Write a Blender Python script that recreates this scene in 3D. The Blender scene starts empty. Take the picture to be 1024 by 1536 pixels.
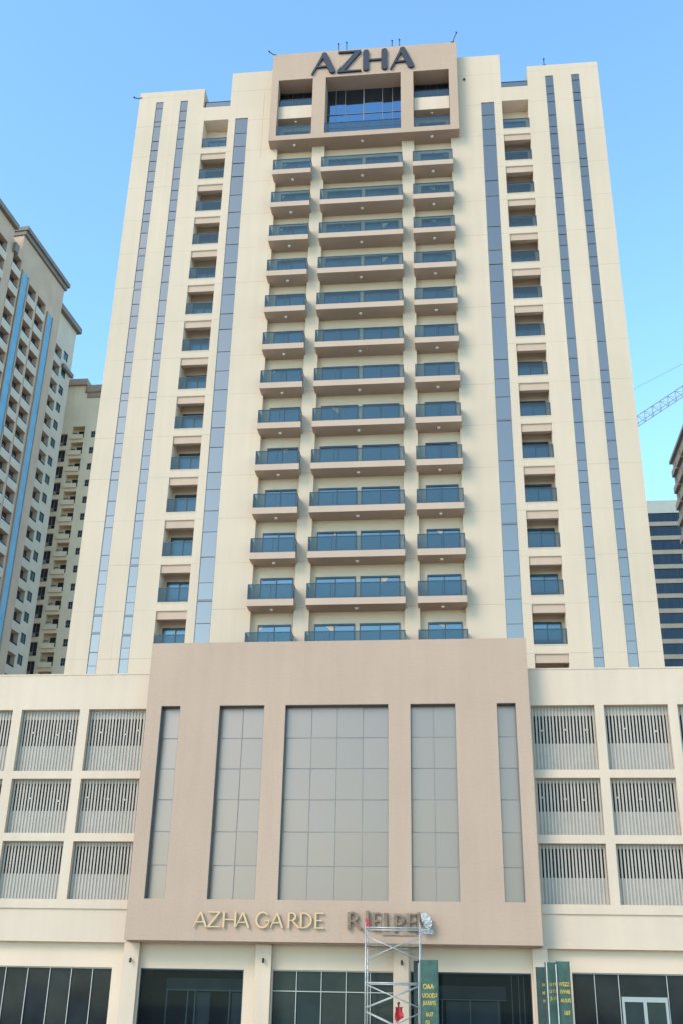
import bpy, math, random
from mathutils import Vector
random.seed(7)
C = bpy.context.scene.collection
sc = bpy.context.scene
R = math.radians

# ------------------------------------------------------------------ camera, sky, sun, exposure
cam_d = bpy.data.cameras.new("camera"); cam = bpy.data.objects.new("camera", cam_d); C.objects.link(cam)
sc.camera = cam
F_PX, PITCH, YAW, ROLL = 1600.0, 0.4351, -0.1145, 0.0208
cam_d.sensor_fit = 'VERTICAL'; cam_d.sensor_height = 36.0; cam_d.lens = F_PX / 1536 * 36.0
cam_d.clip_start = 0.1; cam_d.clip_end = 4000
fw = Vector((math.sin(YAW)*math.cos(PITCH), math.cos(YAW)*math.cos(PITCH), math.sin(PITCH)))
rt = Vector((math.cos(YAW), -math.sin(YAW), 0)); up = rt.cross(fw)
r2 = rt*math.cos(ROLL) + up*math.sin(ROLL); u2 = up*math.cos(ROLL) - rt*math.sin(ROLL)
from mathutils import Matrix
cam.matrix_world = Matrix(((r2.x, u2.x, -fw.x, 3.126), (r2.y, u2.y, -fw.y, -63.16), (r2.z, u2.z, -fw.z, 1.6), (0, 0, 0, 1)))

SUN_EL, SUN_AZ = R(34), R(221)
world = bpy.data.worlds.new("World"); sc.world = world; world.use_nodes = True
wn = world.node_tree; bg = wn.nodes['Background']
sky = wn.nodes.new('ShaderNodeTexSky'); sky.sky_type = 'NISHITA'; sky.sun_disc = False
sky.sun_elevation = SUN_EL; sky.sun_rotation = SUN_AZ
sky.air_density = 1.0; sky.dust_density = 0.3; sky.ozone_density = 4.0; sky.altitude = 0
tint = wn.nodes.new('ShaderNodeVectorMath'); tint.operation = 'MULTIPLY'; tint.inputs[1].default_value = (.97, 1.125, 1.0)
wn.links.new(sky.outputs[0], tint.inputs[0]); wn.links.new(tint.outputs[0], bg.inputs[0]); bg.inputs[1].default_value = 0.15
S = Vector((math.sin(SUN_AZ)*math.cos(SUN_EL), math.cos(SUN_AZ)*math.cos(SUN_EL), math.sin(SUN_EL)))
sun_d = bpy.data.lights.new("sun", 'SUN'); sun_d.energy = 0.8; sun_d.angle = R(24); sun_d.color = (1.0, 0.72, 0.50)
sun = bpy.data.objects.new("sun", sun_d); C.objects.link(sun); sun.rotation_euler = (-S).to_track_quat('-Z', 'Y').to_euler()
sun.location = (-60, -80, 120)
sc.view_settings.view_transform = 'Standard'; sc.view_settings.look = 'None'
sc.view_settings.exposure = 1.65; sc.view_settings.gamma = 1.0

# ------------------------------------------------------------------ materials
def mat(name, col, rough=0.8, metal=0.0, spec=0.5, var=0.0, vscale=0.4, bump=0.0, bscale=12, stretch=1.0, streak=0.0, joint=None, fine=0.0):
    m = bpy.data.materials.new(name); m.use_nodes = True
    n = m.node_tree.nodes; l = m.node_tree.links; b = n['Principled BSDF']
    b.inputs['Base Color'].default_value = (*col, 1); b.inputs['Roughness'].default_value = rough
    b.inputs['Metallic'].default_value = metal; b.inputs['Specular IOR Level'].default_value = spec
    geo = n.new('ShaderNodeNewGeometry')
    def mth(op, a, bb=None, c=None):
        k = n.new('ShaderNodeMath'); k.operation = op
        for i, v in enumerate((a, bb, c)):
            if v is None: continue
            if isinstance(v, (int, float)): k.inputs[i].default_value = v
            else: l.new(v, k.inputs[i])
        return k.outputs[0]
    fac = None
    def noise(scale, sx=1, sz=1, det=4):
        mp = n.new('ShaderNodeMapping'); mp.inputs['Scale'].default_value = (sx, sx, sz); l.new(geo.outputs['Position'], mp.inputs[0])
        t = n.new('ShaderNodeTexNoise'); t.inputs['Scale'].default_value = scale; t.inputs['Detail'].default_value = det
        l.new(mp.outputs[0], t.inputs['Vector']); return t.outputs['Fac']
    if var or streak or joint or fine:
        fac = 1.0
        if var: fac = mth('MULTIPLY', fac, mth('ADD', 1-var/2*1.0, mth('MULTIPLY', mth('SUBTRACT', noise(vscale), 0.5), var*2)))
        if fine: fac = mth('MULTIPLY', fac, mth('ADD', 1, mth('MULTIPLY', mth('SUBTRACT', noise(9, 1, 1, 3), 0.5), fine*2)))
        if streak: fac = mth('MULTIPLY', fac, mth('ADD', 1, mth('MULTIPLY', mth('SUBTRACT', noise(2.2, 1, 0.06), 0.5), streak*2)))
        if joint:
            pitch, off, wid, dark, vx = joint
            sp = n.new('ShaderNodeSeparateXYZ'); l.new(geo.outputs['Position'], sp.inputs[0])
            fr = mth('FRACT', mth('DIVIDE', mth('SUBTRACT', sp.outputs['Z'], off-320), pitch))
            on = mth('LESS_THAN', fr, wid/pitch)
            brk = mth('MULTIPLY_ADD', noise(0.35, 1, 1, 2), 3.0, -0.9); 
            c2 = n.new('ShaderNodeClamp'); l.new(brk, c2.inputs[0])
            fac = mth('MULTIPLY', fac, mth('SUBTRACT', 1, mth('MULTIPLY', mth('MULTIPLY', on, c2.outputs[0]), dark)))
            if vx:
                fr2 = mth('FRACT', mth('DIVIDE', mth('SUBTRACT', sp.outputs['X'], vx[1]-320), vx[0]))
                on2 = mth('LESS_THAN', fr2, 0.03/vx[0])
                fac = mth('MULTIPLY', fac, mth('SUBTRACT', 1, mth('MULTIPLY', mth('MULTIPLY', on2, c2.outputs[0]), dark*0.5)))
        mx = n.new('ShaderNodeVectorMath'); mx.operation = 'SCALE'; mx.inputs[0].default_value = col
        l.new(fac, mx.inputs['Scale']); l.new(mx.outputs[0], b.inputs['Base Color'])
    if bump:
        bp = n.new('ShaderNodeBump'); bp.inputs['Strength'].default_value = bump; bp.inputs['Distance'].default_value = 0.02
        l.new(noise(bscale), bp.inputs['Height']); l.new(bp.outputs[0], b.inputs['Normal'])
    return m

def glass_rail(name, ior, tint, film):
    m = bpy.data.materials.new(name); m.use_nodes = True
    n = m.node_tree.nodes; l = m.node_tree.links
    for x in list(n):
        if x.type != 'OUTPUT_MATERIAL': n.remove(x)
    out = n['Material Output']
    t = n.new('ShaderNodeBsdfTransparent'); t.inputs[0].default_value = (*tint, 1)
    g = n.new('ShaderNodeBsdfGlossy'); g.inputs['Roughness'].default_value = .03; g.inputs[0].default_value = (.75, .85, .92, 1)
    d = n.new('ShaderNodeBsdfDiffuse'); d.inputs[0].default_value = (.22, .26, .27, 1)
    fr = n.new('ShaderNodeFresnel'); fr.inputs[0].default_value = ior
    a = n.new('ShaderNodeMixShader'); a.inputs[0].default_value = film; l.new(t.outputs[0], a.inputs[1]); l.new(d.outputs[0], a.inputs[2])
    b = n.new('ShaderNodeMixShader'); l.new(fr.outputs[0], b.inputs[0]); l.new(a.outputs[0], b.inputs[1]); l.new(g.outputs[0], b.inputs[2])
    l.new(b.outputs[0], out.inputs[0]); return m

CREAM = (.575, .447, .335)
M = dict(
    tower=mat('cream_stucco', (.55, .432, .318), .9, var=.12, vscale=.12, streak=.07, bump=.25, bscale=18, joint=(3.2, 21.30, .055, .22, (5.3, -21.9)), fine=.03),
    cream=mat('cream_stucco_plain', CREAM, .9, var=.12, vscale=.25, streak=.08, bump=.25, bscale=18, fine=.03),
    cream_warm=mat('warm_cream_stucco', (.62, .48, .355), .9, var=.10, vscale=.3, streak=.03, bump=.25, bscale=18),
    recess_bright=mat('brightened_recess_stucco', (.74, .60, .47), .85, var=.06, vscale=.8),  # wall tone lightened to stand in for bounced light on recess ceilings and reveals
    tan=mat('pinkish_tan_stucco', (.42, .293, .212), .9, var=.09, vscale=.22, streak=.07, bump=.3, bscale=22, fine=.09),
    tan_slab=mat('pinkish_tan_paint', (.455, .33, .245), .85, var=.08, vscale=.5, streak=.05),
    coat=mat('coated_blue_grey_glass', (.32, .242, .198), .09, 1.0, bump=.02, bscale=.9),
    coat_big=mat('coated_grey_glass', (.252, .178, .146), .34, 1.0, bump=.015, bscale=.6),
    crown_glass=mat('blue_crown_glass', (.13, .20, .29), .05, 1.0, bump=.02, bscale=.5),
    coat_open=mat('coated_dark_glass', (.12, .14, .18), .08, 1.0),
    door=mat('blue_door_glass', (.135, .18, .195), .2, .9, bump=.05, bscale=1.3),
    dark_glass=mat('dark_shop_glass', (.022, .027, .031), .07, 0, .08, var=.5, vscale=.8),
    green_glass=mat('green_grey_shop_glass', (.03, .044, .044), .07, 0, .08, var=.4, vscale=.8),
    black=mat('dark_interior', (.018, .022, .032), .6, var=.4, vscale=.7),
    grey_in=mat('grey_interior_panel', (.17, .18, .18), .6, var=.4, vscale=1.2),
    dframe=mat('dark_aluminium', (.045, .055, .07), .4, .6),
    liner=mat('slate_metal_liner', (.125, .135, .145), .45, .3),
    mull=mat('grey_mullion', (.19, .175, .165), .5, 0),
    alu=mat('pale_aluminium', (.38, .375, .345), .5, .2),
    door_alu=mat('greenish_aluminium', (.30, .33, .31), .5, .2),
    white=mat('white_paint', (.80, .79, .76), .6),
    lamp=mat('white_lamp_plastic', (.88, .87, .84), .4),
    louv=mat('grey_louvre_paint', (.40, .345, .285), .6, var=.12, vscale=1.5),
    louv_back=mat('grey_louvre_backing', (.32, .28, .235), .7, var=.12, vscale=1.5),
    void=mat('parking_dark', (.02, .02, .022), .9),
    navy=mat('navy_letter_enamel', (.014, .019, .03), .5),
    gold=mat('gold_letter_metal', (.52, .36, .19), .5, 0),
    brown=mat('brown_letter_metal', (.24, .15, .09), .6, 0, var=.5, vscale=4),
    wood=mat('letter_backing', (.38, .28, .2), .8, var=.4, vscale=5),
    crane=mat('grey_crane_paint', (.26, .22, .185), .6, 0),
    steel=mat('galvanised_scaffold_tube', (.50, .49, .47), .45, .45, var=.3, vscale=6),
    plank=mat('worn_scaffold_plank', (.26, .21, .16), .85, var=.5, vscale=5),
    green=mat('green_board_paint', (.035, .10, .072), .55, var=.6, vscale=2.5, streak=.2),
    green_dk=mat('dark_green_board_paint', (.025, .06, .048), .6, var=.6, vscale=2.5, streak=.2),
    yellow=mat('yellow_lettering_paint', (.66, .42, .05), .6, var=.5, vscale=9),
    red=mat('red_cloth', (.56, .045, .06), .85, var=.4, vscale=8, bump=.5, bscale=20),
    pinkish=mat('faded_pink_cloth', (.55, .30, .24), .9, var=.3, vscale=8),
    film=mat('white_plastic_film', (.38, .39, .39), .3, 0, .6, var=.3, vscale=6),
    blackp=mat('black_plastic', (.02, .02, .022), .5),
    rglass=glass_rail('tinted_railing_glass', 1.32, (.52, .61, .63), .10),
    lobby=glass_rail('lobby_glass', 1.12, (.55, .62, .66), .02),
    a_tan=mat('taupe_render', (.49, .335, .24), .9, var=.15, vscale=.3, streak=.06),
    a_white=mat('pale_render', (.54, .435, .34), .9, var=.12, vscale=.5, streak=.06),
    a_blue=mat('sky_blue_cladding_glass', (.13, .31, .42), .3, .1, bump=.06, bscale=1.0, var=.25, vscale=.6),
    a_brown=mat('brown_trim', (.33, .225, .16), .8, var=.2, vscale=1),
    cornice=mat('dark_cornice', (.20, .165, .14), .85, var=.2, vscale=1),
    a_dark=mat('dark_window', (.03, .035, .045), .2, 0, .6, var=.6, vscale=1.2),
    a_glass=mat('teal_window_glass', (.10, .20, .24), .08, .8),
    b_wall=mat('beige_render', (.72, .55, .38), .9, var=.14, vscale=.3, streak=.07),
    c_band=mat('pale_concrete_band', (.24, .21, .165), .85, var=.15, vscale=.4, streak=.07),
    c_top=mat('grey_parapet', (.33, .335, .30), .85, var=.15, vscale=.4),
    c_glass=mat('navy_ribbon_glass', (.012, .022, .036), .15, .3, var=.5, vscale=.4),
    d_wall=mat('brownish_render', (.19, .145, .11), .9, var=.14, vscale=.4, streak=.06),
    sand=mat('sandy_ground', (.62, .53, .42), .95, var=.25, vscale=.15, bump=.3, bscale=4),
    pave=mat('grey_pavers', (.58, .52, .44), .9, var=.2, vscale=.6),
    road=mat('asphalt', (.05, .05, .052), .9, var=.3, vscale=.8),
)

# ------------------------------------------------------------------ helpers
class MB:
    def __init__(s): s.v = []; s.f = []; s.m = []
    def quad(s, a, b, c, d, m=0):
        i = len(s.v); s.v += [a, b, c, d]; s.f.append((i, i+1, i+2, i+3)); s.m.append(m)
    def box(s, x0, x1, y0, y1, z0, z1, m=0):
        i = len(s.v)
        s.v += [(x0,y0,z0),(x1,y0,z0),(x1,y1,z0),(x0,y1,z0),(x0,y0,z1),(x1,y0,z1),(x1,y1,z1),(x0,y1,z1)]
        for q in ((0,3,2,1),(4,5,6,7),(0,1,5,4),(1,2,6,5),(2,3,7,6),(3,0,4,7)):
            s.f.append(tuple(i+k for k in q)); s.m.append(m)
    def prism(s, poly, y0, y1, m=0):            # poly in x,z, extruded along y
        i = len(s.v); k = len(poly)
        a = sum(poly[j][0]*poly[(j+1) % k][1]-poly[(j+1) % k][0]*poly[j][1] for j in range(k))
        if a < 0: poly = poly[::-1]
        s.v += [(x, y0, z) for x, z in poly] + [(x, y1, z) for x, z in poly]
        s.f.append(tuple(range(i, i+k))); s.m.append(m)
        s.f.append(tuple(range(i+2*k-1, i+k-1, -1))); s.m.append(m)
        for j in range(k):
            n = (j+1) % k; s.f.append((i+j, i+k+j, i+k+n, i+n)); s.m.append(m)
    def tube(s, p, q, r, seg=8, m=0, r1=None):
        p, q = Vector(p), Vector(q); d = (q-p).normalized()
        a = d.orthogonal().normalized(); b = d.cross(a); i = len(s.v); r1 = r if r1 is None else r1
        for P, rr in ((p, r), (q, r1)):
            for k in range(seg):
                t = 2*math.pi*k/seg; s.v.append(tuple(P + a*rr*math.cos(t) + b*rr*math.sin(t)))
        for k in range(seg):
            n = (k+1) % seg; s.f.append((i+k, i+n, i+seg+n, i+seg+k)); s.m.append(m)
        s.f.append(tuple(range(i+seg-1, i-1, -1))); s.m.append(m)
        s.f.append(tuple(range(i+seg, i+2*seg))); s.m.append(m)
    def build(s, name, mats, parent=None, loc=(0, 0, 0), smooth=False):
        me = bpy.data.meshes.new(name); me.from_pydata(s.v, [], s.f)
        if not isinstance(mats, (list, tuple)): mats = [mats]
        for x in mats: me.materials.append(x)
        for p, k in zip(me.polygons, s.m): p.material_index = k; p.use_smooth = smooth
        me.update()
        o = bpy.data.objects.new(name, me); C.objects.link(o); o.location = loc
        if parent: o.parent = parent
        return o

def tag(o, label, cat, group=None):
    o['label'] = label; o['category'] = cat
    if group: o['group'] = group
    return o
def thing(name, label, cat, loc=(0, 0, 0), rotz=0, group=None):
    o = bpy.data.objects.new(name, None); C.objects.link(o); o.empty_display_size = .5
    o.location = loc; o.rotation_euler = (0, 0, rotz); return tag(o, label, cat, group)
def struct(name, mb, m):
    o = mb.build(name, m); o['kind'] = 'structure'; return o
def dup(o, loc, parent):                      # a part with its sub-parts
    c = o.copy(); C.objects.link(c); c.parent = parent; c.location = loc
    for ch in list(o.children):
        d = ch.copy(); C.objects.link(d); d.parent = c
    return c

def grid_wall(mb, y, rects, holes, far, m=0, mj=0):
    """front wall in the plane y: rects (x0,x1,z0,z1) solid areas, holes (x0,x1,z0,z1,depth); outer edges run back to y=far"""
    xs = sorted({round(v, 4) for r in list(rects)+list(holes) for v in r[:2]}); zs = sorted({round(v, 4) for r in list(rects)+list(holes) for v in r[2:4]})
    def st(i, j):
        if i < 0 or j < 0 or i >= len(xs)-1 or j >= len(zs)-1: return None
        cx, cz = (xs[i]+xs[i+1])/2, (zs[j]+zs[j+1])/2
        for h in holes:
            if h[0] < cx < h[1] and h[2] < cz < h[3]: return h[4]
        for r in rects:
            if r[0] < cx < r[1] and r[2] < cz < r[3]: return 'S'
        return None
    T = {(i, j): st(i, j) for i in range(-1, len(xs)) for j in range(-1, len(zs))}
    for i in range(len(xs)-1):
        j = 0
        while j < len(zs)-1:
            if T[i, j] == 'S':
                k = j
                while k+1 < len(zs)-1 and T[i, k+1] == 'S': k += 1
                mb.quad((xs[i], y, zs[j]), (xs[i+1], y, zs[j]), (xs[i+1], y, zs[k+1]), (xs[i], y, zs[k+1]), m); j = k+1
            else: j += 1
    def dep(t): return far if t is None else y+t
    for i in range(len(xs)-1):
        for j in range(len(zs)-1):
            if T[i, j] != 'S': continue
            for di, dj in ((-1, 0), (1, 0), (0, -1), (0, 1)):
                t = T[i+di, j+dj]
                if t == 'S': continue
                e = dep(t); mm = m if t is None else mj
                x0, x1, z0, z1 = xs[i], xs[i+1], zs[j], zs[j+1]
                if di == -1: mb.quad((x0, e, z0), (x0, y, z0), (x0, y, z1), (x0, e, z1), mm)
                if di == 1: mb.quad((x1, y, z0), (x1, e, z0), (x1, e, z1), (x1, y, z1), mm)
                if dj == -1: mb.quad((x0, e, z0), (x1, e, z0), (x1, y, z0), (x0, y, z0), mm)
                if dj == 1: mb.quad((x0, y, z1), (x1, y, z1), (x1, e, z1), (x0, e, z1), mm)

def pane_grid(mb, x0, x1, y, zcuts, xcuts, m=0, tilt=.004, alt=None):
    X = [x0]+list(xcuts)+[x1]
    for a, b in zip(X, X[1:]):
        for c, d in zip(zcuts, zcuts[1:]):
            t = random.uniform(-tilt, tilt)*(d-c); s = random.uniform(-tilt, tilt)*(b-a)
            mm = m if alt is None or random.random() > .04 else alt
            mb.quad((a, y-t-s, c), (b, y-t+s, c), (b, y+t+s, d), (a, y+t-s, d), mm)

# ------------------------------------------------------------------ ground
g = MB(); g.quad((-1500, -1500, 0), (1500, -1500, 0), (1500, 1500, 0), (-1500, 1500, 0)); struct('ground', g, M['sand'])
g = MB(); g.box(-60, 55, -16, -5, .005, .15); struct('pavement', g, M['pave'])
g = MB(); g.quad((-400, -80, .006), (400, -80, .006), (400, -66, .006), (-400, -66, .006)); struct('road', g, M['road'])

# ------------------------------------------------------------------ the main tower
H = 3.2; Z0 = 21.87
T = thing('apartment_tower', 'tall cream apartment tower with grey glass strips and tan crown above a louvred podium', 'building', (-3, 0, 0))
OFF = Vector((3, 0, 0))
def part(mb, name, m, parent=None, smooth=False):   # world-space mesh to part of T
    o = mb.build(name, m, parent or T, smooth=smooth)
    if parent is None: o.location = OFF
    return o
X0, X1 = -21.54, 15.42
STRIPS = [(-20.10, -19.48, 18.7, 68.73), (-18.05, -17.43, 18.7, 68.70), (-13.35, -12.33, 19, 66.40),
          (6.19, 7.21, 19, 66.35), (11.29, 11.91, 18.7, 68.73), (13.31, 13.93, 18.7, 68.70)]
REC = [(-15.95, -13.93), (7.80, 9.84)]
OPEN = [(-9.80, -7.03), (-6.06, -.05), (.90, 3.75)]
holes = [(a, b, c, d, .07) for a, b, c, d in STRIPS]
for a, b in REC:
    for k in range(-1, 14):
        z = Z0 + H*k
        holes.append((a, b, z, z+(2.62 if k < 13 else 2.9), 1.25))
for a, b in OPEN: holes.append((a, b, 17.0, 62.9, .5)); holes.append((a, b, 63.30, 69.25, .6))
rects = [(X0, -16.11, 0, 69.88), (-16.11, -13.87, 0, 67.8), (-13.87, -4, 0, 71.38), (-4, 7.83, 0, 71.38), (7.83, 9.92, 0, 67.8), (9.92, X1, 0, 69.88)]
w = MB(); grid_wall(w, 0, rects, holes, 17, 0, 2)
w.quad((X0, 17, 0), (X0, 17, 71.38), (X1, 17, 71.38), (X1, 17, 0))
for a, b in REC:
    for k in range(-1, 14):
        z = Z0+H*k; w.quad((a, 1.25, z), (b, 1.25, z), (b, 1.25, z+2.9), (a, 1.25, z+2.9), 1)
w.box(-11.2, -11.1, -.012, .0, 62, 69.2)                         # thin expansion joint strips beside the crown
part(w, 'tower_wall', [M['tower'], M['cream_warm'], M['recess_bright']])
w = MB()
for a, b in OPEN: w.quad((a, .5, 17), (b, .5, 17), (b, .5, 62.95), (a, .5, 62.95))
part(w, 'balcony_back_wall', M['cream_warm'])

for (a, b, c, d) in STRIPS:                                       # glass strips
    cuts = [c]; z = 18.67
    fm = MB(); wide = b-a > .8
    while z < d-.4:
        for f in ((0, 1.55) if wide else (0, 1.2, 2.45)):
            zz = z+f+random.uniform(-.25, .25)
            if c+.3 < zz < d-.3 and random.random() < .93: cuts.append(zz)
        z += H
    cuts = sorted(cuts)+[d]
    gl = MB(); pane_grid(gl, a, b, .05, cuts, [], 0, .005)
    o = part(gl, 'glass_strip', M['coat'])
    for zz in cuts[1:-1]:
        t = random.random(); h = .009 if t < .65 else (.02 if t < .94 else .075)
        fm.box(a+.005, b-.005, .012, .045, zz-h, zz+h)
    fm.box(a+.002, a+.03, .006, .04, c+.01, d-.01); fm.box(b-.03, b-.002, .006, .04, c+.01, d-.01)
    fm.build('transom_frame', M['liner'], o)

# recessed balconies beside the strips
def railing_parts(w_, parent, dep=.0, post=True, hgt=1.02):
    fr = MB(); r = .022
    fr.box(-w_/2, w_/2, -r, r, hgt-.035, hgt+.01); fr.box(-w_/2, w_/2, -r*.8, r*.8, .0, .05)
    n = max(1, round(w_/1.45))
    for k in range(n+1):
        x = -w_/2 + k*w_/n; x = min(max(x, -w_/2+.025), w_/2-.025)
        fr.box(x-.018 if 0 < k < n else x-.03, x+.018 if 0 < k < n else x+.03, -r*.9, r*.9, .04, hgt-.03)
    if dep:
        for s in (-1, 1):
            x = s*(w_/2-.03); fr.box(x-.022, x+.022, r, dep, hgt-.035, hgt+.01); fr.box(x-.018, x+.018, r, dep, .0, .05)
    o = fr.build('railing', M['dframe'], parent)
    gl = MB()
    gl.box(-w_/2+.05, w_/2-.05, -.006, .006, .05, hgt-.035)
    if dep:
        for s in (-1, 1):
            x = s*(w_/2-.03); gl.box(x-.006, x+.006, .03, dep, .05, hgt-.035)
    p = gl.build('glass_panel', M['rglass'], parent)
    return o, p
def door_unit(w_, h_, n):      # glazed sliding door, local origin at centre bottom
    d = MB(); pane_grid(d, -w_/2, w_/2, .03, [0, h_], [-w_/2+w_*k/n for k in range(1, n)], 0, .006)
    d.box(-w_/2, w_/2, -.03, .025, h_-.11, h_+.02, 1); d.box(-w_/2, w_/2, -.02, .02, -.02, .05, 1)
    for k in range(n+1):
        x = min(max(-w_/2+w_*k/n, -w_/2+.03), w_/2-.03); d.box(x-.028, x+.028, -.025, .02, .05, h_-.11, 1)
    return d
recw = REC[0][1]-REC[0][0]
bm_ = MB(); bm_.box(-recw/2+.003, recw/2-.003, .10, .42, 2.08, 2.615)
proto = None; dproto = None
for a, b in REC:
    for k in range(-1, 14):
        cx, z = (a+b)/2, Z0+H*k
        loc = Vector((cx, 0, z))+OFF
        if proto is None:
            sill = MB(); sill.box(-recw/2-.0, recw/2+.0, -.02, .2, -.05, .012)
            proto = sill.build('loggia', M['tower'], T, loc); railing_parts(recw-.02, proto)
            for ch in proto.children: ch.location = (0, .06, .01)
            bm_.build('ceiling_beam', M['tan_slab'], proto)
            dproto = door_unit(1.75, 1.82, 2).build('balcony_door', [M['door'], M['dframe']], T, loc+Vector((.05, 1.2, .02)))
        else:
            o = dup(proto, loc, T)
            if k == 13:
                for ch in list(o.children):
                    if ch.name.startswith('ceiling_beam'): bpy.data.objects.remove(ch)
            dup(dproto, loc+Vector((.05 if a < 0 else -.05, 1.2, .02)), T)
# parapet glass between the roof shoulders
for a, b in ((-16.11, -13.87), (7.83, 9.92)):
    p = MB(); p.box(a+.02, b-.02, .4, .412, 67.8, 68.72)
    o = part(p, 'parapet_glass', M['coat'])
    q = MB(); q.box(a+.02, b-.02, .38, .43, 68.722, 68.78); q.build('handrail', M['dframe'], o)

# projecting balconies
for ci, (a, b) in enumerate(OPEN):
    wd = b-a+.20; cx = (a+b)/2
    proto = dproto = None
    for k in range(0, 13):
        z = 21.63+3.19*k; loc = Vector((cx, 0, z))+OFF
        if proto is None:
            s = MB(); s.box(-wd/2, wd/2, -.92, -.003, -.44, 0); s.box(-(b-a)/2+.002, (b-a)/2-.002, -.003, .497, -.44, -.005)
            proto = s.build('balcony', M['tan_slab'], T, loc)
            for ch in railing_parts(wd-.04, proto, .86): ch.location = (0, -.88, .0)
            l = MB(); l.tube((0, -.22, -.52), (0, -.22, -.438), .085, 12, 0, .12); l.build('ceiling_lamp', M['lamp'], proto)
            if ci == 1: dp = [(-1.42, 2.55, 2), (1.42, 2.55, 2)]
            else: dp = [(.12, 2.15, 2)]
            dproto = []; proto_dp = dp
            for x, w_, n in dp: dproto.append([x, [door_unit(w_, 1.93, n).build('balcony_door', [M['door'], M['dframe']], T, loc+Vector((x, .46, .0)))]])
        else:
            dup(proto, loc, T)
            for (x, ds), (_, w_, n) in zip(dproto, proto_dp):
                if len(ds) < 5: ds.append(door_unit(w_, 1.93, n).build('balcony_door', [M['door'], M['dframe']], T, loc+Vector((x, .46, 0))))
                else: dup(random.choice(ds), loc+Vector((x, .46, 0)), T)

# the tan crown frame with the roof lettering
cr = MB(); CH = [(-9.80, -7.04, 63.35, 69.22, 1.5), (-6.0, -.06, 63.35, 69.22, 1.5), (.93, 3.73, 63.35, 69.22, 1.5)]
grid_wall(cr, -.92, [(-10.36, 4.40, 62.88, 72.1)], CH, 3)
cr.quad((-10.36, 3, 62.88), (-10.36, 3, 72.1), (4.4, 3, 72.1), (4.4, 3, 62.88))
crown = part(cr, 'crown_frame', M['tan'])
lp = MB()
for x in (-8.4, -3.1, 2.3): lp.tube((x, -.3, 62.80), (x, -.3, 62.882), .085, 12, 0, .12)
lp.build('ceiling_lamp', M['lamp'], crown)
gl = MB(); xc = [-5.3, -4.6, -3.1, -1.6, -.8]
pane_grid(gl, -6.0, -.06, .57, [63.35, 65.2, 66.6, 69.3], xc, 0, .006)
o = part(gl, 'crown_glazing', M['crown_glass'])
fm = MB()
for x in xc: fm.box(x-.02, x+.02, .52, .56, 63.36, 69.21)
fm.box(-3.14, -3.06, .50, .515, 63.36, 69.21)
for z in (65.2, 66.6): fm.box(-6, -.06, .525, .555, z-.02, z+.02)
fm.build('mullion_frame', M['mull'], o)
e = MB(); e.box(-2.95, 2.95, 0, .1, -.02, -.005); er = e.build('crown_railing', M['dframe'], T, Vector((-3.03, -.85, 63.37))+OFF)
railing_parts(5.9, er)
for a, b in ((-9.80, -7.04), (.93, 3.73)):
    cx = (a+b)/2
    s = MB(); s.box(-1.375, 1.375, 0, 1.05, 0, 1.3)
    sb = s.build('crown_balcony', M['cream'], T, Vector((cx, -.45, 65.55))+OFF)
    for ch in railing_parts(2.7, sb, hgt=.75): ch.location = (0, .05, 1.3)
    l = MB(); l.tube((0, .4, -.07), (0, .4, .002), .07, 12, 0, .1); l.build('ceiling_lamp', M['lamp'], sb)
    e = MB(); e.box(-1.37, 1.37, 0, .1, -.02, -.005); er = e.build('crown_railing', M['dframe'], T, Vector((cx, -.85, 63.37))+OFF)
    railing_parts(2.74, er)
    bw = MB(); bw.quad((a, .577, 63.3), (b, .577, 63.3), (b, .577, 66), (a, .577, 66)); part(bw, 'balcony_back_wall', M['cream'])
    d = door_unit(2.7, 2.3, 3); d.build('balcony_door', [M['coat_open'], M['dframe']], T, Vector((cx, .52, 66.86))+OFF)
    d = door_unit(2.0, 1.7, 2); d.build('balcony_door', [M['door'], M['dframe']], T, Vector((cx, .53, 63.36))+OFF)

# podium
PY = -6.0
cells = []
xl = [(-17.45-3.92*k, -14.05-3.92*k) for k in range(5)]; xr = [(7.0+3.83*k, 10.35+3.83*k) for k in range(6)]
rows = [(13.12, 16.55), (9.82, 12.70), (6.48, 9.40)]
ph = [(a, b, c, d, .5) for a, b in xl+xr for c, d in rows]
p = MB(); grid_wall(p, PY, [(-38, 32, 4.5, 18.52)], ph, 17.2)
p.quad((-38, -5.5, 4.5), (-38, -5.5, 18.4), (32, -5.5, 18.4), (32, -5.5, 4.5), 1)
for a, b in ((-38, -13.86), (6.87, 32)):
    p.box(a, b, PY-.09, PY-.002, 6.02, 6.44); p.box(a, b, PY-.05, PY-.003, 4.42, 4.56)
p.box(-38, -13.86, PY-.03, PY+.3, 18.521, 18.6); p.box(6.87, 32, PY-.03, PY+.3, 18.521, 18.6)
part(p, 'podium_wall', [M['cream'], M['void']])
lw = 3.37; protos = {}
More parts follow.
